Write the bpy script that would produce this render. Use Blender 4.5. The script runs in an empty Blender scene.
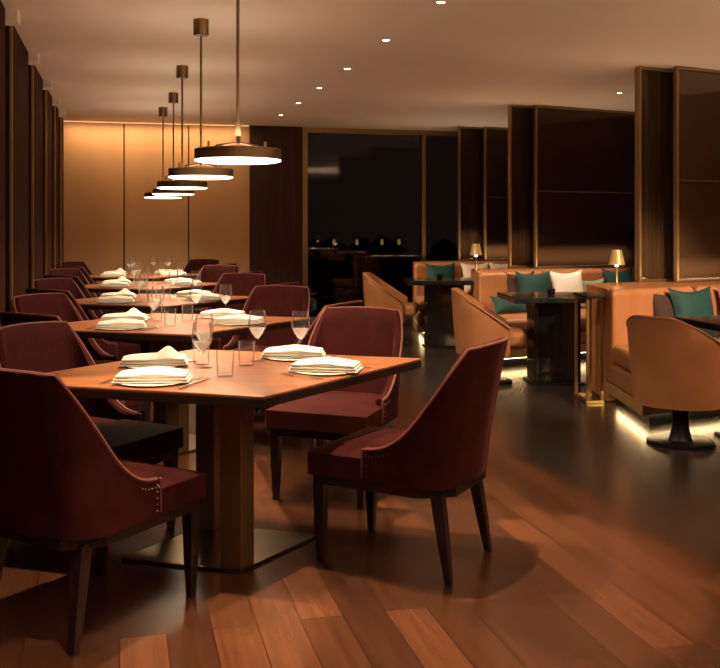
import bpy, bmesh, math, random
from mathutils import Vector, Matrix
random.seed(7)
S = bpy.context.scene
C = S.collection
R = math.radians
F_PX, HZ, CAM_Z = 950.0, 225.0, 1.35
CEIL = 2.7
TH = R(14.2)
U = Vector((math.cos(TH), math.sin(TH))); V = Vector((-math.sin(TH), math.cos(TH)))
def uv(x, y): return (x*U.x + y*U.y, x*V.x + y*V.y)

# ------------------------------------------------------------------ materials
def mat(name, col, rough=.5, metal=0., spec=.5, sheen=0., sheen_tint=None, coat=0., emit=None, estr=0.):
    m = bpy.data.materials.new(name); m.use_nodes = True
    b = m.node_tree.nodes['Principled BSDF']
    b.inputs['Base Color'].default_value = (*col, 1)
    b.inputs['Roughness'].default_value = rough
    b.inputs['Metallic'].default_value = metal
    b.inputs['Specular IOR Level'].default_value = spec
    b.inputs['Sheen Weight'].default_value = sheen
    if sheen_tint: b.inputs['Sheen Tint'].default_value = (*sheen_tint, 1)
    b.inputs['Sheen Roughness'].default_value = .22
    b.inputs['Coat Weight'].default_value = coat
    if emit:
        b.inputs['Emission Color'].default_value = (*emit, 1)
        b.inputs['Emission Strength'].default_value = estr
    return m
def nodes(m): return m.node_tree.nodes, m.node_tree.links, m.node_tree.nodes['Principled BSDF']
def mottle(m, c1, c2, scale=(8, 8, 8), detail=4., bump=0., bscale=None, dist=0.):
    n, l, b = nodes(m)
    tc = n.new('ShaderNodeTexCoord'); mp = n.new('ShaderNodeMapping'); mp.inputs['Scale'].default_value = scale
    nz = n.new('ShaderNodeTexNoise'); nz.inputs['Scale'].default_value = 1.; nz.inputs['Detail'].default_value = detail
    nz.inputs['Distortion'].default_value = dist
    cr = n.new('ShaderNodeValToRGB')
    cr.color_ramp.elements[0].position = .3; cr.color_ramp.elements[1].position = .7
    cr.color_ramp.elements[0].color = (*c1, 1); cr.color_ramp.elements[1].color = (*c2, 1)
    l.new(tc.outputs['Object'], mp.inputs['Vector']); l.new(mp.outputs['Vector'], nz.inputs['Vector'])
    l.new(nz.outputs['Fac'], cr.inputs['Fac']); l.new(cr.outputs['Color'], b.inputs['Base Color'])
    if bump:
        n2 = n.new('ShaderNodeTexNoise'); n2.inputs['Scale'].default_value = bscale or 60
        bp = n.new('ShaderNodeBump'); bp.inputs['Strength'].default_value = bump; bp.inputs['Distance'].default_value = .01
        l.new(tc.outputs['Object'], n2.inputs['Vector'])
        l.new(n2.outputs['Fac'], bp.inputs['Height']); l.new(bp.outputs['Normal'], b.inputs['Normal'])
    return m
M = {}
M['velvet'] = mottle(mat('velvet', (.1, .016, .018), .8, spec=.06, sheen=.42, sheen_tint=(1., .47, .43)), (.029, .0056, .005), (.047, .0088, .008), (9, 9, 9), bump=.15, bscale=140)
M['welt'] = mat('welt', (.17, .055, .045), .6, spec=.3, sheen=.4, sheen_tint=(1., .55, .45))
M['dark_wood'] = mottle(mat('dark_wood', (.03, .012, .008), .35), (.011, .0042, .003), (.024, .009, .006), (30, 30, 3))
M['edge_wood'] = mat('edge_wood', (.016, .0065, .0035), .5, spec=.2)
M['table_wood'] = mottle(mat('table_wood', (.26, .1, .04), .3, coat=.15), (.19, .062, .022), (.34, .125, .05), (3, 26, 8), detail=6., dist=.6)
M['bronze'] = mat('bronze', (.46, .31, .16), .35, metal=.75)
M['bronze_dark'] = mat('bronze_dark', (.22, .13, .065), .35, metal=.5)
M['plate_bronze'] = mat('plate_bronze', (.2, .15, .09), .3, metal=1.)
M['post_bronze'] = mat('post_bronze', (.25, .15, .07), .35, metal=.8)
M['brass'] = mat('brass', (.72, .50, .22), .28, metal=1.)
M['frame_bronze'] = mat('frame_bronze', (.36, .22, .09), .35, metal=.7)
M['satin_brass'] = mat('satin_brass', (.6, .4, .16), .4, metal=.45)
M['steel'] = mat('steel', (.75, .72, .66), .2, metal=1.)
M['plate'] = mat('plate', (.8, .76, .68), .25)
M['napkin'] = mottle(mat('napkin', (.85, .8, .7), .85, spec=.2), (.62, .585, .5), (.7, .665, .59), (20, 20, 20), bump=.1, bscale=300)
M['leather'] = mottle(mat('leather', (.42, .18, .08), .42, spec=.4), (.37, .158, .066), (.45, .198, .085), (5, 5, 5), bump=.08, bscale=160)
M['teal'] = mottle(mat('teal', (.008, .085, .08), .75, sheen=.25, sheen_tint=(.5, 1, .95)), (.004, .042, .039), (.007, .06, .055), (12, 12, 12), bump=.1, bscale=200)
M['sage'] = mottle(mat('sage', (.2, .3, .2), .8, sheen=.2), (.17, .27, .17), (.25, .34, .23), (25, 25, 25))
M['white_linen'] = mat('white_linen', (.9, .87, .82), .85, sheen=.2)
M['cream'] = mat('cream', (.78, .68, .54), .85, sheen=.2)
M['cocoa'] = mat('cocoa', (.04, .016, .012), .8, sheen=.2)
M['rose'] = mottle(mat('rose', (.3, .1, .09), .8), (.12, .03, .03), (.5, .25, .2), (45, 45, 45))
M['black_lacquer'] = mat('black_lacquer', (.008, .009, .009), .14, coat=.3)
M['black_stone'] = mottle(mat('black_stone', (.012, .016, .015), .12), (.008, .011, .011), (.02, .028, .025), (10, 10, 10))
M['black_metal'] = mat('black_metal', (.014, .012, .011), .35, metal=.4)
M['ceiling'] = mottle(mat('ceiling', (.8, .66, .52), .9, spec=.1), (.78, .64, .5), (.82, .68, .54), (.6, .6, .6))
M['back_panel'] = mottle(mat('back_panel', (.43, .22, .07), .6), (.52, .29, .12), (.6, .34, .145), (2, 2, .6), bump=.05, bscale=90)
M['wall_brown'] = mottle(mat('wall_brown', (.055, .024, .016), .6, spec=.2), (.045, .019, .013), (.066, .029, .019), (12, 12, .7))
M['wall_wood'] = mottle(mat('wall_wood', (.075, .028, .015), .75, spec=.04), (.034, .0115, .006), (.06, .021, .011), (14, 14, .8))
M['backing'] = mat('backing', (.25, .185, .14), .8, spec=.1)
M['curtain'] = mat('curtain', (.26, .2, .145), .9)
M['night'] = mat('night', (.004, .004, .005), 1., spec=0.)
M['hedge'] = mottle(mat('hedge', (.008, .011, .006), 1., spec=.1), (.004, .006, .004), (.014, .018, .01), (3, 3, 3))
M['pendant_glow'] = mat('pendant_glow', (.9, .85, .7), .5, emit=(1., .87, .66), estr=5.)
M['led'] = mat('led', (1, .8, .5), .5, emit=(1., .72, .36), estr=24.)
M['cove_led'] = mat('cove_led', (1, .8, .5), .5, emit=(1., .62, .28), estr=.8)
M['bulb'] = mat('bulb', (1, .9, .7), .5, emit=(1., .82, .55), estr=14.)
M['bulb_dim'] = mat('bulb_dim', (.5, .4, .3), .5, emit=(1., .75, .45), estr=.8)
M['shade'] = mat('shade', (.5, .31, .12), .4, metal=.5, emit=(1., .6, .22), estr=.05)
M['candle'] = mat('candle', (.3, .2, .1), .3, emit=(1., .6, .25), estr=.25)

def glass_mat(name, tint, f0, rough, absorb, haze=0., cap=1., edge=0.):
    m = bpy.data.materials.new(name); m.use_nodes = True
    n, l = m.node_tree.nodes, m.node_tree.links
    n.remove(n['Principled BSDF'])
    out = n['Material Output']
    t = n.new('ShaderNodeBsdfTransparent'); t.inputs['Color'].default_value = (*[c*absorb for c in tint], 1)
    g = n.new('ShaderNodeBsdfGlossy'); g.inputs['Roughness'].default_value = rough
    lw = n.new('ShaderNodeFresnel'); lw.inputs['IOR'].default_value = f0
    mx = n.new('ShaderNodeMixShader')
    ml = n.new('ShaderNodeMath'); ml.operation = 'MULTIPLY'; ml.inputs[1].default_value = cap; l.new(lw.outputs[0], ml.inputs[0])
    l.new(ml.outputs[0], mx.inputs[0]); l.new(t.outputs[0], mx.inputs[1]); l.new(g.outputs[0], mx.inputs[2])
    if haze:
        d = n.new('ShaderNodeBsdfTranslucent'); d.inputs['Color'].default_value = (.95, .93, .9, 1)
        e = n.new('ShaderNodeBsdfDiffuse'); e.inputs['Color'].default_value = (.95, .93, .9, 1)
        m1 = n.new('ShaderNodeMixShader'); m2 = n.new('ShaderNodeMixShader'); m2.inputs[0].default_value = haze
        l.new(d.outputs[0], m1.inputs[1]); l.new(e.outputs[0], m1.inputs[2]); l.new(mx.outputs[0], m2.inputs[1]); l.new(m1.outputs[0], m2.inputs[2])
        if edge:      # pale haze painted towards the rims, standing for light gathered there
            f = n.new('ShaderNodeLayerWeight'); f.inputs['Blend'].default_value = .25
            mr = n.new('ShaderNodeMapRange'); mr.inputs['From Min'].default_value = .35; mr.inputs['From Max'].default_value = 1.
            mr.inputs['To Min'].default_value = haze; mr.inputs['To Max'].default_value = edge
            l.new(f.outputs['Facing'], mr.inputs['Value']); l.new(mr.outputs[0], m2.inputs[0])
        mx = m2
    l.new(mx.outputs[0], out.inputs['Surface'])
    return m
M['crystal'] = glass_mat('crystal', (1, 1, 1), 1.25, .05, 1., .01, .4, .22)
M['water'] = glass_mat('water', (1, 1, 1), 1.33, .05, .97, .26)  # pale haze painted in for light refracted low in the bowl, no liquid
M['window_glass'] = glass_mat('window_glass', (.5, .45, .4), 1.45, .02, .8)
M['smoked_glass'] = glass_mat('smoked_glass', (.85, .78, .7), 1.3, .05, .95)

def plank_mat(name, c1, c2, c3, w, ln, rough, grain=1.):
    m = bpy.data.materials.new(name); m.use_nodes = True
    n, l, b = nodes(m)
    tc = n.new('ShaderNodeTexCoord'); mp = n.new('ShaderNodeMapping'); mp.inputs['Rotation'].default_value = (0, 0, R(90))
    br = n.new('ShaderNodeTexBrick')
    br.inputs['Scale'].default_value = 1.; br.inputs['Brick Width'].default_value = ln; br.inputs['Row Height'].default_value = w
    br.inputs['Mortar Size'].default_value = .0018; br.inputs['Mortar Smooth'].default_value = .2; br.inputs['Bias'].default_value = 0.
    br.offset = .37; br.inputs['Color1'].default_value = (*c1, 1); br.inputs['Color2'].default_value = (*c2, 1); br.inputs['Mortar'].default_value = (*c3, 1)
    mp2 = n.new('ShaderNodeMapping'); mp2.inputs['Scale'].default_value = (38, 1.6, 1)
    nz = n.new('ShaderNodeTexNoise'); nz.inputs['Scale'].default_value = 1.; nz.inputs['Detail'].default_value = 5.; nz.inputs['Distortion'].default_value = .15
    cr = n.new('ShaderNodeValToRGB'); cr.color_ramp.elements[0].color = (1-.45*grain,)*3 + (1,); cr.color_ramp.elements[1].color = (1+.25*grain,)*3 + (1,)
    mx = n.new('ShaderNodeMixRGB'); mx.blend_type = 'MULTIPLY'; mx.inputs[0].default_value = 1.
    l.new(tc.outputs['Object'], mp.inputs['Vector']); l.new(mp.outputs['Vector'], br.inputs['Vector'])
    l.new(tc.outputs['Object'], mp2.inputs['Vector']); l.new(mp2.outputs['Vector'], nz.inputs['Vector'])
    l.new(nz.outputs['Fac'], cr.inputs['Fac']); l.new(br.outputs['Color'], mx.inputs[1]); l.new(cr.outputs['Color'], mx.inputs[2])
    l.new(mx.outputs[0], b.inputs['Base Color'])
    b.inputs['Roughness'].default_value = rough
    bp = n.new('ShaderNodeBump'); bp.inputs['Strength'].default_value = .12; bp.inputs['Distance'].default_value = .002
    l.new(nz.outputs['Fac'], bp.inputs['Height']); l.new(bp.outputs['Normal'], b.inputs['Normal'])
    return m
M['floor_wood'] = plank_mat('floor_wood', (.135, .050, .022), (.058, .021, .010), (.016, .006, .004), .15, 1.35, .24, 1.25)
M['floor_dark'] = plank_mat('floor_dark', (.042, .03, .025), (.026, .019, .017), (.01, .008, .007), .6, 1.2, .24, .4)

# ------------------------------------------------------------------ helpers
def obj(name, bm, m, parent=None, bevel=0., seg=2, smooth=True, sub=0, loc=None):
    bmesh.ops.recalc_face_normals(bm, faces=bm.faces)
    me = bpy.data.meshes.new(name); bm.to_mesh(me); bm.free()
    o = bpy.data.objects.new(name, me); C.objects.link(o)
    me.materials.append(M[m])
    if smooth:
        for p in me.polygons: p.use_smooth = True
        if not bevel and not sub: me.set_sharp_from_angle(angle=R(40))
    if bevel:
        md = o.modifiers.new('bevel', 'BEVEL'); md.width = bevel; md.segments = seg; md.limit_method = 'ANGLE'; md.angle_limit = R(35); md.harden_normals = True
    if sub:
        md = o.modifiers.new('sub', 'SUBSURF'); md.levels = sub; md.render_levels = sub
    if parent: o.parent = parent
    if loc is not None: o.location = loc
    return o
def tag(o, label=None, cat=None, group=None, kind=None):
    if label: o['label'] = label
    if cat: o['category'] = cat
    if group: o['group'] = group
    if kind: o['kind'] = kind
    return o
def thing(name, label, cat, loc=(0, 0, 0), rz=0., group=None):
    o = bpy.data.objects.new(name, None); C.objects.link(o); o.empty_display_size = .1
    o.location = loc; o.rotation_euler = (0, 0, rz)
    return tag(o, label, cat, group)
def copy_tree(o, parent=None):
    c = o.copy(); C.objects.link(c)
    if parent: c.parent = parent
    for ch in list(o.children): copy_tree(ch, c)
    return c
def place(proto, used, loc, rz, label, group=None):
    o = copy_tree(proto) if used else proto
    o.location = loc; o.rotation_euler = (0, 0, rz); o['label'] = label
    if group: o['group'] = group
    return o
def head(deg): return -R(deg)          # local +Y turned to a compass heading
def box(bm, x0, x1, y0, y1, z0, z1, f=None):
    f = f or (lambda x, y, z: (x, y, z))
    v = [bm.verts.new(f(x, y, z)) for z in (z0, z1) for x, y in ((x0, y0), (x1, y0), (x1, y1), (x0, y1))]
    for a in ((3, 2, 1, 0), (4, 5, 6, 7), (0, 1, 5, 4), (1, 2, 6, 5), (2, 3, 7, 6), (3, 0, 4, 7)): bm.faces.new([v[i] for i in a])
    return bm
def bx(*a, f=None): return box(bmesh.new(), *a, f=f)
def prism(pts, z0, z1, bm=None):
    bm = bm or bmesh.new()
    a = [bm.verts.new((x, y, z0)) for x, y in pts]; b = [bm.verts.new((x, y, z1)) for x, y in pts]
    n = len(pts)
    bm.faces.new(a[::-1]); bm.faces.new(b)
    for i in range(n): bm.faces.new((a[i], a[(i+1) % n], b[(i+1) % n], b[i]))
    return bm
def lathe(prof, n=32, bm=None, close=False, at=(0, 0, 0)):
    bm = bm or bmesh.new(); rings = []
    for r, z in prof:
        if r < 1e-5: rings.append([bm.verts.new((at[0], at[1], z+at[2]))])
        else: rings.append([bm.verts.new((at[0]+r*math.cos(2*math.pi*i/n), at[1]+r*math.sin(2*math.pi*i/n), z+at[2])) for i in range(n)])
    prs = list(zip(rings, rings[1:])) + ([(rings[-1], rings[0])] if close else [])
    for a, b in prs:
        for i in range(n):
            j = (i+1) % n
            if len(a) == 1 and len(b) == 1: continue
            if len(a) == 1: bm.faces.new((a[0], b[i], b[j]))
            elif len(b) == 1: bm.faces.new((a[i], a[j], b[0]))
            else: bm.faces.new((a[i], a[j], b[j], b[i]))
    return bm
def tube(pts, r, n=8, bm=None):
    bm = bm or bmesh.new(); pts = [Vector(p) for p in pts]; rings = []
    for i, p in enumerate(pts):
        d = (pts[min(i+1, len(pts)-1)] - pts[max(i-1, 0)]).normalized()
        a = d.orthogonal() if abs(d.z) > .95 else d.cross(Vector((0, 0, 1)))
        a.normalize(); b = d.cross(a)
        rings.append([bm.verts.new(p + r*(math.cos(2*math.pi*k/n)*a + math.sin(2*math.pi*k/n)*b)) for k in range(n)])
    for a, b in zip(rings, rings[1:]):
        for k in range(n): bm.faces.new((a[k], a[(k+1) % n], b[(k+1) % n], b[k]))
    bm.faces.new(rings[0][::-1]); bm.faces.new(rings[-1])
    return bm
def loft(sections, bm=None):
    """closed section polygons (lists of points) joined one after the other, ends capped"""
    bm = bm or bmesh.new()
    rs = [[bm.verts.new(p) for p in s] for s in sections]; n = len(rs[0])
    for a, b in zip(rs, rs[1:]):
        for k in range(n): bm.faces.new((a[k], a[(k+1) % n], b[(k+1) % n], b[k]))
    bm.faces.new(rs[0][::-1]); bm.faces.new(rs[-1])
    return bm
def struct(name, bm, m, **k):
    o = obj(name, bm, m, **k); o.rotation_euler = (0, 0, TH); o['kind'] = 'structure'; return o
def light(kind, name, loc, power, col, parent=None, rot=(0, 0, 0), **k):
    d = bpy.data.lights.new(name, kind); d.energy = power; d.color = col
    for a, b in k.items(): setattr(d, a, b)
    o = bpy.data.objects.new(name, d); C.objects.link(o); o.location = loc; o.rotation_euler = rot
    if parent: o.parent = parent
    return o
WARM = (1., .72, .46); AMBER = (1., .6, .27)

# ------------------------------------------------------------------ the setting (local axes: u across, v down the room)
U0, U1, V0, V1 = -.82, 6.3, -3., 12.87
FB = 2.3
struct('floor', bx(U0-.2, FB, V0-.2, V1+.3, -.1, 0), 'floor_wood', smooth=False)
struct('floor.001', bx(FB, U1+.2, V0-.2, V1+.3, -.1, 0), 'floor_dark', smooth=False)
struct('ceiling', bx(U0-.2, U1+.2, V0-.2, V1+.3, CEIL, CEIL+.1), 'ceiling', smooth=False)
struct('wall_left', bx(U0-.2, U0, V0-.2, V1+.3, 0, CEIL), 'wall_wood', smooth=False)
struct('wall_right', bx(U1, U1+.2, V0-.2, V1+.3, 0, CEIL), 'wall_brown', smooth=False)
struct('wall_front', bx(U0, U1, V0-.2, V0, 0, CEIL), 'wall_brown', smooth=False)
n = 1
def trim(bm, m, **k):
    global n
    o = struct('trim_%d' % n, bm, m, **k); n += 1; return o
# left wall: timber piers with a bronze edge, shallow recesses and a ceiling box between them
pv = (.4, 1.9, 3.45, 5.0, 6.5, 8.05, 9.5, 10.75, 11.85, 12.85)
for v, v2 in zip(pv, pv[1:]):
    trim(bx(U0-.02, U0+.13, v, v2-.22, 0, CEIL), 'wall_wood', bevel=.006)
    trim(bx(U0+.13, U0+.15, v-.012, v+.012, 0, CEIL-.002), 'frame_bronze', bevel=.003)
    if v2 < 12: trim(bx(U0-.02, U0+.2, v2-.2, v2-.03, CEIL-.07, CEIL+.01), 'ceiling', bevel=.004)
# back wall: solid part and lit panels
uB0, uB1 = U0, uv(-1.49, 12.9)[0]
uW0 = uv(-.79, 13.07)[0]
struct('wall_back', bx(U0-.2, uW0, V1+.06, V1+.3, 0, CEIL), 'wall_brown', smooth=False)
struct('wall_back.001', bx(uB1, uW0, V1-.02, V1+.07, 0, CEIL), 'wall_brown', bevel=.004)
pw = (uB1-uB0)
for a, b in ((0, .345), (.345, .675), (.675, 1.)):
    trim(bx(uB0+pw*a+.008, uB0+pw*b-.008, V1, V1+.05, 0, CEIL-.02), 'back_panel', bevel=.006)
trim(bx(uB0, uB1, V1+.045, V1+.065, 0, CEIL), 'wall_brown', smooth=False)
# cove: a lip hanging from the ceiling hides a lit strip that washes the panels
trim(bx(uB0+.02, uB1-.02, V1-.02, V1-.003, CEIL-.014, CEIL-.004), 'cove_led', smooth=False)
# window wall
zt = CEIL-.02
fr = bmesh.new()
struct('window_1', bx(uW0+.04, U1, V1+.1, V1+.112, .06, zt-.05), 'window_glass', smooth=False)
uM = uv(.93, 13.5)[0]
for a, b in ((uW0, uW0+.085), (uM-.03, uM+.03), (uM+1.9, uM+1.96), (uM+3.8, uM+3.86)):
    trim(bx(a, b, V1+.05, V1+.16, 0, zt-.04), 'frame_bronze', bevel=.006)
trim(bx(uW0, U1, V1+.05, V1+.16, zt-.05, CEIL), 'frame_bronze', bevel=.004)
trim(bx(uW0, U1, V1+.05, V1+.16, 0, .07), 'frame_bronze', bevel=.004)
# outside in the dark: terrace, low hedge and modelled lamp reflections
struct('ground', bx(-4, 14, V1+.32, V1+14, -.12, -.02), 'night', smooth=False)
hb = bmesh.new()
for i in range(60):
    x = -1 + i*.16
    bmesh.ops.create_icosphere(hb, subdivisions=1, radius=random.uniform(.3, .55), matrix=Matrix.Translation((x, V1+5.6+random.uniform(-.2, .2), random.uniform(.2, .75))))
h = obj('hedge', hb, 'hedge'); h.rotation_euler = (0, 0, TH)
tag(h, 'dark clipped hedge outside the big black window', 'hedge')

# ------------------------------------------------------------------ dining chairs
ZB, ZT, ZA = .355, .885, .485
def shell_path():
    P = []                               # (x, y, nx, ny, u) from right arm to left arm; u = how far back
    w, yf, yb, r = .265, .065, -.29, .13
    k = 14
    for i in range(k): P.append((w, yf + (yb+r-yf)*i/k, 1, 0))
    for i in range(9):
        a = R(90*i/8); P.append((w-r+r*math.cos(a), yb+r-r*math.sin(a), math.cos(a), -math.sin(a)))
    for i in range(1, 8): P.append(((w-r)*(1-2*i/8), yb-.018*math.sin(math.pi*i/8), 0, -1))
    P += [(-x, y, -nx, ny) for x, y, nx, ny in P[:k+9][::-1]]
    return P
def shell_top(x, y):
    u = max(0, min(1, (.065-y)/.33))
    return ZA + (ZT-ZA)*(u**2.5) + (.012*(1-(x/.26)**2) if u >= 1 else 0)
def lean(y, z):
    t = max(0, (z-ZB)/(ZT-ZB)); b = max(0, min(1, (.05-y)/.3))
    return t**1.3*b
def chair_shell():
    secs, rim, front = [], [], []
    for x, y, nx, ny in shell_path():
        zt = shell_top(x, y); th = .042; s = []
        m = 8
        for i in range(m+1):
            z = ZB + (zt-.012-ZB)*i/m; L = lean(y, z)
            s.append((x+nx*(.015*L), y+ny*.015*L-.075*L, z))
        L = lean(y, zt)
        bx_, by_ = x+nx*.015*L, y+ny*.015*L-.075*L
        s.append((bx_-nx*.010, by_-ny*.010, zt)); s.append((bx_-nx*(th-.010), by_-ny*(th-.010), zt))
        for i in range(m, -1, -1):
            z = ZB + (zt-.012-ZB)*i/m; L = lean(y, z)
            s.append((x+nx*(.015*L-th), y+ny*(.015*L-th)-.075*L, z))
        secs.append(s); rim.append((bx_-nx*.004, by_-ny*.004, zt-.002))
    return secs, rim
def make_chair():
    t = thing('dining_chair', '', 'chair')
    secs, rim = chair_shell()
    back = obj('backrest', loft(secs), 'velvet', t)
    p0 = [(rim[0][0]-.003, rim[0][1]+.004, ZB+.01)] + rim + [(rim[-1][0]+.003, rim[-1][1]+.004, ZB+.01)]
    obj('piping', tube(p0, .0065, 6), 'welt', back)
    # studs along the front edge and start of the arm rim
    for s in (-1, 1):
        sb = bmesh.new()
        for i in range(6):
            x, y, nx, ny = shell_path()[i]; z = shell_top(x, y)-.03
            bmesh.ops.create_icosphere(sb, subdivisions=1, radius=.0042, matrix=Matrix.Translation((s*(x+.002), y-.012, z)))
        for i in range(5):
            bmesh.ops.create_icosphere(sb, subdivisions=1, radius=.0042, matrix=Matrix.Translation((s*.267, .047, ZB+.02+.022*i)))
        obj('nail_trim', sb, 'plate_bronze', back)
    # T-shaped seat, crowned
    sb = bmesh.new()
    W, w = .262, .222
    out = [(-W, .071), (-W, .315), (W, .315), (W, .071), (w, .061), (w, -.24), (-w, -.24), (-w, .061)]
    a = [sb.verts.new((x, y, .355)) for x, y in out]; b = [sb.verts.new((x*(1 if y > .13 else 1), y, .445)) for x, y in out]
    c = [sb.verts.new((x*.62, .03+(y-.03)*.62, .475)) for x, y in out]
    k = len(out)
    sb.faces.new(a[::-1]); sb.faces.new(c)
    for r0, r1 in ((a, b), (b, c)):
        for i in range(k): sb.faces.new((r0[i], r0[(i+1) % k], r1[(i+1) % k], r1[i]))
    obj('seat', sb, 'velvet', t, bevel=.022, seg=4)
    rail = [(-.245, .3), (.245, .3), (.25, .1), (.25, -.17), (.16, -.285), (-.16, -.285), (-.25, -.17), (-.25, .1)]
    obj('seat_frame', prism(rail, .316, .356), 'dark_wood', t, bevel=.004)
    for x, y, dx, dy in ((-.222, .275, 0, .0), (.222, .275, 0, .0), (-.19, -.22, -.02, -.055), (.19, -.22, .02, -.055)):
        lb = bmesh.new(); rs = []
        for z, h in ((.33, .024), (.15, .020), (0, .0135)):
            q = (.33-z)/.33
            rs.append([(x+dx*q+sx*h, y+dy*q+sy*h, z) for sx, sy in ((-1, -1), (1, -1), (1, 1), (-1, 1))])
        obj('leg', loft(rs, lb), 'dark_wood', t, bevel=.003)
    return t

# ------------------------------------------------------------------ table and what lies on it
TC = [Vector((-.57, 3.96)), Vector((-1.164, 5.84)), Vector((-1.67, 7.67)), Vector((-2.15, 9.5)), Vector((-2.64, 11.35))]
CN, CR_, CB, CL = (.233, -.635), (.848, .315), (-.233, .635), (-.848, -.315)
TN = ['the nearest dining table', 'the second dining table', 'the third dining table', 'the fourth dining table', 'the farthest dining table']
SIDE = {'NL': 'near left', 'NR': 'near right', 'RB': 'far right', 'LB': 'far left'}
def make_table():
    t = thing('dining_table', '', 'table')
    obj('tabletop', prism([CN, CR_, CB, CL], .74, .75), 'table_wood', t, bevel=.003)
    obj('edge_band', prism([CN, CR_, CB, CL], .708, .7395), 'edge_wood', t, bevel=.002)
    obj('base_plate', prism([(x*.46, y*.46) for x, y in (CN, CR_, CB, CL)], 0, .014), 'plate_bronze', t, bevel=.003)
    e = Vector(CR_)-Vector(CN); e.normalize(); g = Vector(CL)-Vector(CN); g.normalize()
    for c in (CN, CB):
        p = Vector(c)*.385
        q = [p+a*e*.04+b*g*.045 for a, b in ((-1, -1), (1, -1), (1, 1), (-1, 1))]
        obj('leg', prism([tuple(v) for v in q], +.014, .708), 'post_bronze', t, bevel=.004)
    return t
def make_wine():
    t = thing('wine_glass', '', 'glass')
    obj('foot', lathe([(0, 0), (.034, 0), (.0345, .0015), (.02, .004), (.006, .008), (0, .009)], 24), 'crystal', t)
    obj('stem', lathe([(.0, .007), (.0042, .007), (.0034, .03), (.0034, .085), (.006, .098), (0, .1)], 12), 'crystal', t)
    obj('bowl', lathe([(0, .097), (.010, .102), (.026, .122), (.038, .146), (.0415, .164), (.039, .188), (.034, .222),
                       (.0328, .222), (.0378, .188), (.0403, .164), (.0368, .147), (.025, .124), (.009, .1045), (0, .1)], 28), 'crystal', t)
    obj('water', lathe([(0, .101), (.0085, .1055), (.0242, .125), (.0345, .144), (.0352, .146), (0, .146)], 28), 'water', t)  # added hazy fill, bright like refracted light; the glass is empty
    return t
def make_tumbler():
    o = obj('water_glass', lathe([(0, 0), (.031, 0), (.033, .003), (.0375, .105), (.0362, .105), (.0318, .012), (0, .01)], 28), 'crystal')
    return tag(o, 'x', 'glass')
def make_plate():
    o = obj('plate', lathe([(0, .004), (.07, .0), (.085, .001), (.132, .006), (.134, .008), (.085, .006), (.0, .007)], 40), 'plate')
    return tag(o, 'x', 'plate')
def napkin_mesh(peak):
    bm = bmesh.new(); NX, NY = 18, 8
    z0 = .0
    for layer in range(3):
        ins = .006*layer; zb = .001+.0105*layer
        top, bot = [], []
        for i in range(NX+1):
            x = -1+2*i/NX; rt, rb = [], []
            for j in range(NY+1):
                y = -1+2*j/NY
                hx, hy = .143-ins, .078-ins*.6
                edge = (1-abs(x)**6)*(1-abs(y)**6)
                wave = .003*math.sin(3*x+layer)+.002*math.cos(4*y+1.3*layer)
                z = zb+.0035+.007*edge**.5*(1 if layer < 2 else 1.3)+wave*edge
                if layer == 2 and peak: z += .042*math.exp(-((x-.45)/.3)**2)*math.exp(-((y+.05)/.65)**2)
                elif layer == 2: z += .008*math.exp(-((x-.1)/.5)**2)
                px, py = x*hx, y*hy*(1+.05*math.sin(2*x))
                rt.append(bm.verts.new((px, py, z))); rb.append(bm.verts.new((px, py, zb+(0 if layer == 0 else -.002))))
            top.append(rt); bot.append(rb)
        for g, fl in ((top, 0), (bot, 1)):
            for i in range(NX):
                for j in range(NY):
                    q = (g[i][j], g[i+1][j], g[i+1][j+1], g[i][j+1]); bm.faces.new(q[::-1] if fl else q)
        per = [(i, 0) for i in range(NX)]+[(NX, j) for j in range(NY)]+[(i, NY) for i in range(NX, 0, -1)]+[(0, j) for j in range(NY, 0, -1)]
        for a, b in zip(per, per[1:]+per[:1]):
            bm.faces.new((top[a[0]][a[1]], bot[a[0]][a[1]], bot[b[0]][b[1]], top[b[0]][b[1]]))
    return bm
def make_napkin(peak):
    o = obj('napkin', napkin_mesh(peak), 'napkin'); return tag(o, 'x', 'napkin')
def make_fork():
    bm = bmesh.new()
    def strip(st):
        loft([[(x0, y, z), (x1, y, z), (x1, y, z+.0025), (x0, y, z+.0025)] for x0, x1, y, z in st], bm)
    strip([(-.007, .007, -.1, .001), (-.006, .006, -.06, .003), (-.003, .003, -.02, .006), (-.003, .003, .03, .006), (-.011, .011, .045, .003), (-.012, .012, .06, .002)])
    for k in range(4):
        x = -.0105+.007*k
        strip([(x-.0015, x+.0015, .058, .002), (x-.001, x+.001, .1, .004)])
    o = obj('fork', bm, 'steel'); return tag(o, 'x', 'fork')
def make_knife():
    bm = bmesh.new()
    for st in ([(-.007, .007, -.11, .002), (-.006, .006, -.03, .003), (-.005, .005, .0, .003)], [(-.005, .008, .0, .0035), (-.005, .010, .05, .0035), (-.005, .008, .095, .003), (-.004, 0, .115, .003)]):
        loft([[(x0, y, z-.002), (x1, y, z-.002), (x1, y, z+.002), (x0, y, z+.002)] for x0, x1, y, z in st], bm)
    o = obj('table_knife', bm, 'steel'); return tag(o, 'x', 'knife')

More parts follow.
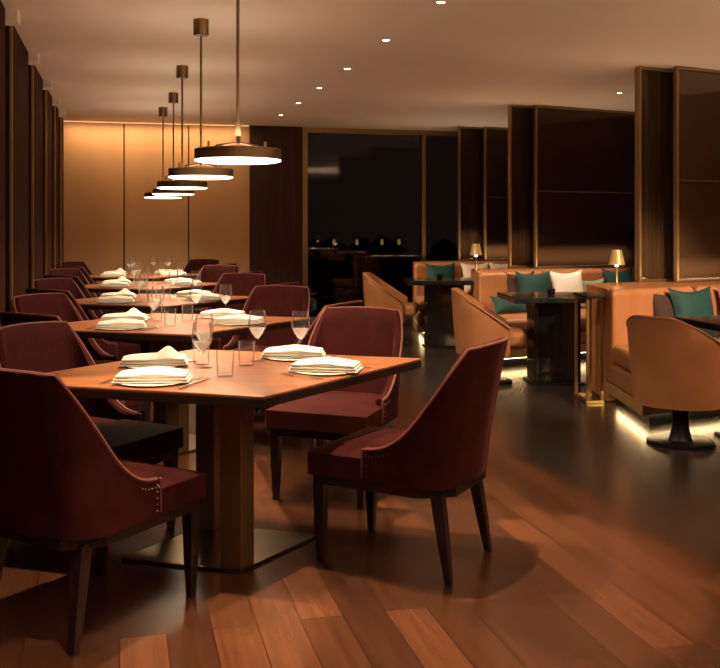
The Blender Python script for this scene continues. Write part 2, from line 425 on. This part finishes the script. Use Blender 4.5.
chair0, table0, wine0, tum0, plate0, fork0, knife0 = make_chair(), make_table(), make_wine(), make_tumbler(), make_plate(), make_fork(), make_knife()
nap = {False: make_napkin(False), True: make_napkin(True)}
used = set()
def put(p, loc, rz, label, group):
    o = place(p, p.name in used and id(p) in seen, loc, rz, label, group); used.add(p.name); seen.add(id(p)); return o
seen = set()
CH = {'NL': ((-.945, 3.33), 30), 'NR': ((.19, 3.88), -62), 'RB': ((-.11, 4.86), 200), 'LB': ((-1.19, 4.17), 118)}
CHL = {'NL': 'seen from behind with its right arm to the viewer', 'NR': 'seen side on with its back to the aisle',
       'RB': 'facing the viewer across the table', 'LB': 'facing right, close to the timber wall'}
SET = {'NL': (-.22, -.335), 'NR': (.43, -.07), 'RB': (.27, .33), 'LB': (-.31, .10)}
WINE = {'NL': (-.045, -.26), 'LB': (-.085, .03), 'RB': (.117, .235), 'NR': (.31, .2)}
TUM = {'NL': (.035, -.19), 'LB': (-.112, .125), 'RB': (.085, .1)}
NAPROT = {'NL': 8, 'NR': -8, 'RB': -4, 'LB': 6}
for k, c in enumerate(TC):
    tn = TN[k]
    put(table0, (c.x, c.y, 0), 0, ['square dark-edged wooden table nearest the viewer, laid for four', 'second wooden table from the front in the long row',
        'third wooden table from the front in the long row', 'fourth wooden table from the front in the long row',
        'farthest wooden table of the row, before the lit amber wall'][k], 'dining tables in a row')
    for s in ('NL', 'NR', 'RB', 'LB'):
        (x, y), hd = CH[s]
        d = c-TC[0]
        put(chair0, (x+d.x, y+d.y, 0), head(hd), 'burgundy velvet chair at the %s side of %s' % (SIDE[s], tn), 'burgundy velvet dining chairs')
    for s in ('NL', 'NR', 'RB', 'LB'):
        sx, sy = SET[s]; X, Y = c.x+sx, c.y+sy
        w = '%s side of %s' % (SIDE[s], tn)
        put(plate0, (X, Y, .75), 0, 'cream plate under the napkin at the ' + w, 'plates on the dining tables')
        put(nap[s == 'LB'], (X, Y, .7585), R(NAPROT[s]+random.uniform(-4, 4)), ('peaked white napkin at the ' if s == 'LB' else 'flat folded white napkin at the ') + w, 'folded white napkins')
        gx, gy = WINE[s]
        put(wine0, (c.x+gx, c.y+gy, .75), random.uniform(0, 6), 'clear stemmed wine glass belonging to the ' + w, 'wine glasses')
        if s in TUM:
            gx, gy = TUM[s]
            put(tum0, (c.x+gx, c.y+gy, .75), 0, 'short clear water glass belonging to the ' + w, 'water glasses')
        if k < 3:
            # the diner sits outside the edge and faces the table centre
            edge = {'NL': Vector(CN)-Vector(CL), 'NR': Vector(CR_)-Vector(CN), 'RB': Vector(CB)-Vector(CR_), 'LB': Vector(CL)-Vector(CB)}[s].normalized()
            inw = Vector((-edge.y, edge.x)); ang = math.atan2(inw.y, inw.x)-math.pi/2
            if s in ('NL', 'NR'):
                put(knife0, (X+edge.x*.168, Y+edge.y*.168, .7515), ang, 'silver knife beside the plate at the ' + w, 'table knives')
            put(fork0, (X-edge.x*.165, Y-edge.y*.165, .7505), ang, 'silver fork beside the plate at the ' + w, 'forks')

# ------------------------------------------------------------------ pendants
def make_pendant():
    t = thing('pendant_lamp', '', 'lamp')
    obj('canopy', lathe([(0, CEIL), (.05, CEIL), (.05, CEIL-.1), (.047, CEIL-.105), (0, CEIL-.105)], 28), 'post_bronze', t)
    obj('rod', lathe([(0, CEIL-.1), (.008, CEIL-.1), (.008, 1.84), (0, 1.84)], 12), 'post_bronze', t)
    obj('hub', lathe([(0, 1.85), (.014, 1.85), (.014, 1.79), (.009, 1.78), (.009, 1.745), (0, 1.745)], 16), 'post_bronze', t)
    obj('drum', lathe([(.205, 1.667), (.21, 1.667), (.21, 1.716), (.205, 1.72), (.1, 1.72), (.1, 1.714), (.2, 1.714), (.203, 1.71)], 48, close=True), 'bronze_dark', t)
    arms = bmesh.new()
    for a in range(3):
        q = R(120*a+40); tube([(0, 0, 1.752), (.12*math.cos(q), .12*math.sin(q), 1.74)], .006, 8, arms)
    obj('spider', arms, 'bronze_dark', t)
    for a in range(3):
        q = R(120*a+40); obj('finial', lathe([(0, 1.765), (.007, 1.765), (.007, 1.735), (0, 1.735)], 10, at=(.16*math.cos(q), .16*math.sin(q), 0)), 'brass', t)
    obj('diffuser', lathe([(0, 1.655), (.19, 1.656), (.209, 1.661), (.209, 1.668), (0, 1.67)], 48), 'pendant_glow', t)
    light('AREA', 'down_light', (0, 0, 1.65), 21, WARM, t, shape='DISK', size=.38, spread=R(150))
    light('AREA', 'up_light', (0, 0, 1.785), 3.2, (1., .8, .6), t, rot=(math.pi, 0, 0), shape='DISK', size=.36)
    return t
pend0 = make_pendant()
PP = [(-.595, 4.63), (-1.046, 6.25), (-1.51, 8.07), (-1.907, 9.71), (-2.26, 10.9)]
PL = ['slim bronze disc pendant nearest the viewer, largest in the picture', 'second slim bronze disc pendant from the front', 'third slim bronze disc pendant from the front',
      'fourth slim bronze disc pendant from the front', 'farthest slim bronze disc pendant before the amber wall']
for k, (x, y) in enumerate(PP):
    put(pend0, (x, y, 0), 0, PL[k], 'bronze disc pendants over the tables')

# ------------------------------------------------------------------ recessed downlights
def make_down():
    t = thing('ceiling_downlight', '', 'downlight')
    obj('ring', lathe([(.026, CEIL-.004), (.04, CEIL-.004), (.04, CEIL+.002), (.026, CEIL+.002)], 24, close=True), 'ceiling', t)
    obj('lens', lathe([(0, CEIL-.002), (.027, CEIL-.002), (.027, CEIL+.001), (0, CEIL+.001)], 20), 'bulb', t)
    return t
d0 = make_down()
DL = [(.49, 5.75), (.19, 6.93), (-.11, 8.2), (-.4, 9.35), (-.68, 10.5), (-.97, 11.65)]
DN = ['at the top edge of the picture', 'second from the front', 'third from the front', 'fourth from the front', 'fifth from the front', 'farthest from the viewer']
def spot(x, y, p, size=70, blend=.5, rot=(0, 0, 0)):
    return light('SPOT', 'ceiling_beam', (x, y, CEIL-.02), p, (1., .72, .46), rot=rot, spot_size=R(size), spot_blend=blend, shadow_soft_size=.025)
def aim(x, y, p, target, size=60, blend=.6):
    d = Vector(target)-Vector((x, y, CEIL-.02))
    return spot(x, y, p, size, blend, d.to_track_quat('-Z', 'Y').to_euler())
for k, (x, y) in enumerate(DL):
    put(d0, (x, y, 0), 0, 'small recessed ceiling downlight over the aisle, ' + DN[k], 'ceiling downlights')
spot(*DL[0], 26); aim(*DL[1], 130, (1.2, 8.4, .6)); aim(*DL[2], 220, (1.75, 9.75, .55), 34); aim(*DL[3], 150, (.5, 11, .5)); aim(*DL[4], 230, (1.1, 11.9, .6), 36); spot(*DL[5], 20)
put(d0, (2.65, 9.7, 0), 0, 'small recessed ceiling downlight alone beside the dark glass screens', 'ceiling downlights')
aim(2.65, 9.6, 150, (2.1, 9.75, .4), 70)
# further downlights out of view, over the part of the room nearer than the picture's edge
for x, y, p in ((.95, 4.4, 14), (1.35, 2.9, 24), (-.25, 3.88, 130), (-.85, 5.65, 100)):
    spot(x, y, p, 70)
for x, y, p, q in ((.33, 3.7, 300, 42), (-.93, 3.2, 330, 36), (.1, 4.75, 120, 46), (-.3, 2.4, 210, 46)):
    spot(x, y, p, q, .2)
aim(3.3, 4.9, 520, (2.35, 7.2, .6), 46); aim(3.0, 4.3, 10, (1.9, 6.3, .5), 50)  # spots added out of view to brighten the nearest banquette

# ------------------------------------------------------------------ sofas (skewed ends) with ledge walls and glass screens
E1 = Vector((.883, .469)); E2 = Vector((0., 1.))
def make_sofa(bl, Ln, label, group):
    f = lambda t, s, z: (t*E1.x+s*E2.x, t*E1.y+s*E2.y, z)
    r = thing('banquette_sofa', label, 'sofa', (bl[0], bl[1], 0), 0, group)
    obj('kick_base', bx(.1, Ln-.1, -.86, -.05, 0, .1, f=f), 'black_metal', r)
    obj('led_strip', bx(.1, Ln-.1, -.878, -.864, .078, .088, f=f), 'led', r)
    obj('led_strip', bx(.076, .09, -.86, -.1, .078, .088, f=f), 'led', r)
    obj('plinth_band', bx(0, Ln, -.95, -.02, .09, .17, f=f), 'satin_brass', r, bevel=.006)
    obj('base', bx(.0, Ln, -.95, -.02, .172, .32, f=f), 'leather', r, bevel=.03, seg=3)
    k = 3; w = Ln/k
    for i in range(k):
        obj('seat_cushion', bx(i*w+.004, (i+1)*w-.004, -.99, -.16, .322, .465, f=f), 'leather', r, bevel=.05, seg=5)
    for i in range(k):
        obj('back_cushion', bx(i*w+.002, (i+1)*w-.002, -.19, .03, .18, .87, f=f), 'leather', r, bevel=.05, seg=5)
    return r
def ledge(bl, Ln):
    f = lambda t, s, z: (t*E1.x+s*E2.x, t*E1.y+s*E2.y, z)
    global n
    o = obj('trim_%d' % n, bx(.03, Ln, .035, .7, 0, .862, f=f), 'leather', bevel=.012); n += 1
    o.location = (bl[0], bl[1], 0); o['kind'] = 'structure'
def screen(bl, t0, t1, off, label, group, rail=True, z0=.863):
    r = thing('glass_screen', label, 'screen', (bl[0]+t0*E1.x, bl[1]+t0*E1.y+off, z0), math.atan2(E1.y, E1.x), group)
    L = t1-t0; H = CEIL-.004-z0; q = .02
    for a in (0, L-.026): obj('stile', bx(a, a+.026, -q, q, 0, H), 'frame_bronze', r, bevel=.004)
    obj('rail', bx(.026, L-.026, -q, q, 0, .024), 'frame_bronze', r, bevel=.004)
    obj('rail', bx(.026, L-.026, -q, q, H-.024, H), 'frame_bronze', r, bevel=.004)
    obj('glass_pane', bx(.02, L-.02, -.006, .006, .02, H-.02), 'smoked_glass', r, smooth=False)
    if rail: obj('glazing_bar', bx(.026, L-.026, -.012, .012, .862, .874), 'bronze_dark', r)
    obj('backing', bx(.02, L-.02, .012, .02, .02, H-.02), 'backing', r, smooth=False) if rail else None
    return r
A, B, Cc = (1.857, 7.2), (1.2, 9.8), (.68, 12.05)
SG = 'tan leather banquettes'
make_sofa(A, 2.6, 'tan leather banquette nearest on the right, glowing under its brass plinth', SG)
make_sofa(B, 2.5, 'middle tan leather banquette behind the black table and brass side table', SG)
make_sofa(Cc, 2.2, 'farthest tan leather banquette before the dark windows', SG)
for s, l in ((A, 2.6), (B, 2.5), (Cc, 2.1)): ledge(s, l)
GS = 'bronze framed glass screens'
screen(A, .57, 1.0, .6, 'narrow glass screen with curtain behind, nearest on the right', GS, False)
screen(A, .925, 2.55, .42, 'wide dark glass screen at the right edge of the picture', GS)
screen(B, .53, .9, .6, 'narrow glass screen beside the middle wide screen', GS, False)
screen(B, .86, 2.45, .45, 'wide dark glass screen behind the middle banquette', GS)
screen(Cc, .75, 1.2, .58, 'narrow glass screen behind the farthest banquette', GS, False)
screen(Cc, 1.16, 2.05, .43, 'farthest wide dark glass screen beside the back windows', GS)
def curtain(bl, t0, t1, off, label, z0=.866):
    r = obj('curtain', bmesh.new(), 'curtain'); bm = bmesh.new(); a, b = [], []
    N = 90
    secs = []
    for i in range(N+1):
        t = (t1-t0)*i/N; y = (.03 if bl is A else .022)*math.sin(i*2*math.pi*9/N+.7*math.sin(i*.21))
        secs.append([(t, y, z0), (t, y+.004, z0), (t, y+.004, CEIL-.01), (t, y, CEIL-.01)])
    loft(secs, bm); bmesh.ops.recalc_face_normals(bm, faces=bm.faces); bm.to_mesh(r.data); bm.free()
    for p in r.data.polygons: p.use_smooth = True
    r.data.set_sharp_from_angle(angle=R(60))
    r.location = (bl[0]+t0*E1.x, bl[1]+t0*E1.y+off, 0); r.rotation_euler = (0, 0, math.atan2(E1.y, E1.x))
    return tag(r, label, 'curtain', 'curtains behind the glass')
curtain(A, .58, 1.02, .66, 'brown pleated curtain behind the nearest narrow glass screen')
curtain(B, .54, .92, .66, 'brown pleated curtain behind the middle narrow glass screen')
curtain(Cc, .76, 1.22, .64, 'brown pleated curtain behind the farthest narrow glass screen')

def on_sofa(bl, t, s): return (bl[0]+t*E1.x, bl[1]+t*E1.y+s)
def cushion_mesh(w, h, d):
    bm = bmesh.new(); N = 14; g = []
    for sgn in (1, -1):
        rows = []
        for i in range(N+1):
            x = -1+2*i/N; row = []
            for j in range(N+1):
                y = -1+2*j/N
                px = x*w/2*(1-.15*(1-y*y)*abs(x)); py = y*h/2*(1-.2*(1-x*x)*abs(y))
                z = sgn*d/2*(max(0, (1-x*x)*(1-y*y)))**.42
                row.append((px, z, py+h/2))
            rows.append(row)
        g.append(rows)
    top = [[bm.verts.new(p) for p in r] for r in g[0]]
    bot = [[top[i][j] if i in (0, N) or j in (0, N) else bm.verts.new(g[1][i][j]) for j in range(N+1)] for i in range(N+1)]
    for i in range(N):
        for j in range(N):
            bm.faces.new((top[i][j], top[i+1][j], top[i+1][j+1], top[i][j+1]))
            try: bm.faces.new((bot[i][j], bot[i][j+1], bot[i+1][j+1], bot[i+1][j]))
            except ValueError: pass
    return bm
def cushion(bl, t, s, m, label, w=.46, h=.42, d=.15, tilt=12, z=.465, turn=0, flat=False):
    o = obj('throw_cushion', cushion_mesh(w, h, d), m)
    for p in o.data.polygons: p.use_smooth = True
    x, y = on_sofa(bl, t, s)
    o.location = (x, y, z); o.rotation_euler = (R(-90+10) if flat else -R(tilt), 0, math.atan2(E1.y, E1.x)+R(turn))
    return tag(o, label, 'cushion', 'cushions on the banquettes')
cushion(A, .82, -.33, 'teal', 'teal velvet cushion on the nearest tan banquette')
cushion(A, .62, -.26, 'cocoa', 'dark brown cushion half hidden by the teal cushion, nearest banquette', w=.4, h=.40, d=.1)
cushion(A, 1.34, -.33, 'rose', 'rose patterned cushion at the right edge of the picture')
cushion(B, .72, -.34, 'teal', 'teal velvet cushion beside the white cushion, middle banquette')
cushion(B, .56, -.26, 'cocoa', 'dark cushion half hidden by the teal one, middle banquette', w=.4, h=.42, d=.1)
cushion(B, 1.15, -.34, 'white_linen', 'white cushion leaning on the middle banquette')
cushion(B, 1.48, -.32, 'sage', 'pale green cushion on the middle banquette, behind the brass side table', w=.4, h=.32, d=.13)
cushion(B, .35, -.5, 'teal', 'small teal bolster cushion low on the middle banquette seat', w=.42, h=.2, d=.14, tilt=25)
cushion(B, 1.9, -.3, 'teal', 'teal cushion at the right end of the middle banquette', w=.44, h=.42)
cushion(Cc, .42, -.33, 'teal', 'teal velvet cushion on the farthest banquette')
cushion(Cc, .95, -.33, 'cream', 'cream cushion left of its twin on the farthest banquette')
cushion(Cc, 1.38, -.33, 'cream', 'cream cushion right of its twin on the farthest banquette')

# ------------------------------------------------------------------ tub chairs
def make_tub():
    t = thing('tub_chair', '', 'chair')
    path = []; w, yf = .315, .17
    for i in range(8): path.append((w, yf-(yf+.02)*i/8, 1, 0))
    for i in range(33):
        a = R(180*i/32); path.append((w*math.cos(a), -.02-.3*math.sin(a), math.cos(a), -math.sin(a)))
    for i in range(7, -1, -1): path.append((-w, yf-(yf+.02)*i/8, -1, 0))
    secs, rim = [], []
    for x, y, nx, ny in path:
        u = max(0, min(1, (yf-y)/(yf+.32))); zt = .50+.30*min(1, u*1.06); s = []; th = .05
        for i in range(7):
            z = .25+(zt-.015-.25)*i/6; q = -.045*((.8-z)/.6)**1.4
            s.append((x+nx*q, y+ny*q, z))
        s += [(x-nx*.012, y-ny*.012, zt), (x-nx*(th-.012), y-ny*(th-.012), zt)]
        for i in range(6, -1, -1):
            z = .25+(zt-.015-.25)*i/6; q = -.045*((.8-z)/.6)**1.4
            s.append((x+nx*(q-th), y+ny*(q-th), z))
        secs.append(s); rim.append((x-nx*.002, y-ny*.002, zt-.006))
    sh = obj('shell', loft(secs), 'leather', t)
    obj('piping', tube(rim, .006, 6), 'leather', sh)
    def dplan(k, yfr): return [(x*k, (y+.02)*k-.02) for x, y, nx, ny in path[8:41]] + [(-w*k, yfr), (w*k, yfr)]
    obj('seat_base', prism(dplan(.8, .17), .255, .32), 'leather', t, bevel=.01)
    obj('seat_cushion', prism(dplan(.79, .31), .322, .45), 'leather', t, bevel=.045, seg=5)
    obj('pedestal', lathe([(0, .016), (.075, .016), (.068, .03), (.052, .1), (.052, .22), (.1, .253), (0, .254)], 28), 'black_metal', t)
    obj('foot_disc', lathe([(0, 0), (.2, 0), (.205, .004), (.205, .014), (.19, .018), (0, .02)], 40), 'black_metal', t)
    return t
tub0 = make_tub()
TG = 'tan leather tub chairs'
put(tub0, (1.99, 5.9, 0), head(52), 'tan leather tub chair nearest on the right, on a black pedestal', TG)
put(tub0, (1.11, 8.2, 0), head(96), 'middle tan leather tub chair left of the black slab table', TG)
put(tub0, (.35, 10.9, 0), head(98), 'farthest tan leather tub chair before the dark window', TG)

# ------------------------------------------------------------------ black tables, side table, lamps, votives
def make_black_table():
    t = thing('cocktail_table', '', 'table')
    obj('tabletop', bx(-.42, .42, -.34, .34, .7, .75), 'black_stone', t, bevel=.008)
    obj('pedestal', bx(-.2, .2, -.14, .14, .014, .7), 'black_lacquer', t, bevel=.01)
    obj('base_plate', bx(-.22, .22, -.2, .2, 0, .014), 'black_metal', t, bevel=.004)
    return t
bt0 = make_black_table()
BG = 'black slab tables by the banquettes'
put(bt0, (2.55, 6.0, 0), TH, 'black stone-topped table cut off by the right edge of the picture', BG)
put(bt0, (1.67, 8.2, 0), R(4), 'black slab table before the middle banquette with teal cushion', BG)
put(bt0, (.93, 10.55, 0), R(4), 'farthest black slab table, between the far tub chair and banquette', BG)
VG = 'votive candle holders'
vt = thing('votive_holder', '', 'candle holder')
obj('cup', lathe([(0, 0), (.026, 0), (.032, .01), (.034, .055), (.031, .055), (.029, .012), (0, .01)], 20), 'black_metal', vt)
obj('candle', lathe([(0, .011), (.027, .011), (.027, .035), (0, .036)], 16), 'candle', vt)
put(vt, (1.63, 8.1, .75), 0, 'small dark votive on the black table before the middle banquette', VG)
put(vt, (.88, 10.5, .75), 0, 'small dark votive on the farthest black table', VG)
st = thing('side_table', 'slim brass framed side table at the end of the nearest banquette', 'table', (1.735, 7.33, 0), R(3))
obj('tabletop', bx(-.04, .11, -.17, .2, .795, .815), 'black_stone', st, bevel=.004)
for x, y in ((-.02, -.14), (.09, -.14), (-.02, .17), (.09, .17)):
    obj('leg', bx(x-.011, x+.011, y-.011, y+.011, .022, .795), 'frame_bronze', st, bevel=.002)
for y in (-.14, .17): obj('foot_bar', bx(-.035, .105, y-.013, y+.013, 0, .022), 'brass', st, bevel=.003)
obj('cross_bar', bx(-.031, -.009, -.127, .157, .002, .021), 'brass', st, bevel=.003)
def make_lamp():
    t = thing('table_lamp', '', 'lamp')
    obj('base', lathe([(0, 0), (.045, 0), (.046, .008), (.02, .014), (0, .015)], 28), 'brass', t)
    obj('stem', lathe([(0, .012), (.012, .012), (.010, .05), (.010, .15), (0, .15)], 16), 'brass', t)
    obj('shade', lathe([(.066, .165), (.064, .165), (.038, .285), (.04, .285)], 32, close=True), 'shade', t)
    obj('bulb', lathe([(0, .15), (.012, .15), (.016, .18), (.012, .2), (0, .205)], 12), 'bulb', t)
    light('POINT', 'lamp_glow', (0, 0, .155), .35, AMBER, t, shadow_soft_size=.02)
    return t
l0 = make_lamp()
LG = 'small brass table lamps'
put(l0, (2.085, 7.72, .863), 0, 'small brass lamp with tapered shade on ledge behind the nearest banquette', LG)
put(l0, (1.245, 10.2, .863), 0, 'small brass lamp with tapered shade on ledge behind the middle banquette', LG)
# small lamps added outside, standing for table lamps reflected in the glass
def make_window_reflection():
    t = thing('window_reflection', '', 'reflection')
    obj('post', lathe([(0, 0), (.03, 0), (.02, .03), (.012, .06), (.012, 1.0), (0, 1.0)], 12), 'black_metal', t)
    obj('lamp_head', lathe([(0, 1.0), (.022, 1.0), (.032, 1.05), (.022, 1.1), (0, 1.11)], 14), 'bulb_dim', t)
    obj('cap', lathe([(0, 1.15), (.045, 1.115), (.04, 1.11), (0, 1.11)], 14), 'black_metal', t)
    return t
g0 = make_window_reflection()
for k, (px, d) in enumerate(((334, 17.4), (357, 17.5), (382, 17.6), (399, 17.7))):
    put(g0, ((px-360)/F_PX*d, d, -.02), 0, '%s of four dim lamp reflections in the dark window' % ['first from left', 'second from left', 'third from left', 'rightmost'][k], 'lamp reflections in the window')

# ------------------------------------------------------------------ architectural light and added ceiling fill
bc = U*((uB0+uB1)/2)+V*(V1-.22)
light('AREA', 'cove_wash', (bc.x, bc.y, CEIL-.01), 12, (1., .68, .4), rot=(R(14), 0, TH), shape='RECTANGLE', size=2.3, size_y=.04, spread=R(150))
# recessed slots between the timber piers on the left
for v in (5.9, 7.4, 8.9, 10.3, 11.5):
    p = U*(U0+.2)+V*v
    light('SPOT', 'pier_downlight', (p.x, p.y, CEIL-.08), 2.5, AMBER, spot_size=R(80), spot_blend=.7, shadow_soft_size=.03)

# added, unseen uplights that fill the ceiling: over the ledges and outside the view
for bl, Ln in ((A, 2.5), (B, 2.4), (Cc, 2.0)):
    x, y = bl[0]+.5*Ln*E1.x, bl[1]+.5*Ln*E1.y+.24
    light('AREA', 'ledge_fill', (x, y, .875), 10, (1., .74, .5), rot=(math.pi, 0, math.atan2(E1.y, E1.x)), shape='RECTANGLE', size=Ln-.2, size_y=.05)
for u, v, p_ in ((.2, .2, 70), (3.2, .6, 90), (5.2, 3., 135)):
    p = U*u+V*v
    light('AREA', 'uplight_fill', (p.x, p.y, 1.75), p_, (1., .76, .55), rot=(math.pi, 0, 0), shape='DISK', size=.4)

# ------------------------------------------------------------------ world, camera
w = bpy.data.worlds.new('night'); S.world = w; w.use_nodes = True
w.node_tree.nodes['Background'].inputs[0].default_value = (1, .68, .52, 1); w.node_tree.nodes['Background'].inputs[1].default_value = .03
cd = bpy.data.cameras.new('camera'); co = bpy.data.objects.new('camera', cd); C.objects.link(co)
co.location = (0, 0, CAM_Z); co.rotation_euler = (R(90), 0, 0)
cd.sensor_width = 36; cd.lens = F_PX/720*36; cd.shift_y = -(334-HZ)/720; cd.clip_start = .05; cd.clip_end = 100
S.camera = co
S.view_settings.view_transform = 'Standard'; S.view_settings.look = 'None'; S.view_settings.gamma = 1; S.view_settings.exposure = .18; S.view_settings.use_curve_mapping = False
S.cycles.use_denoising = True
S.cycles.max_bounces = 8; S.cycles.transparent_max_bounces = 16; S.cycles.sample_clamp_indirect = 4.
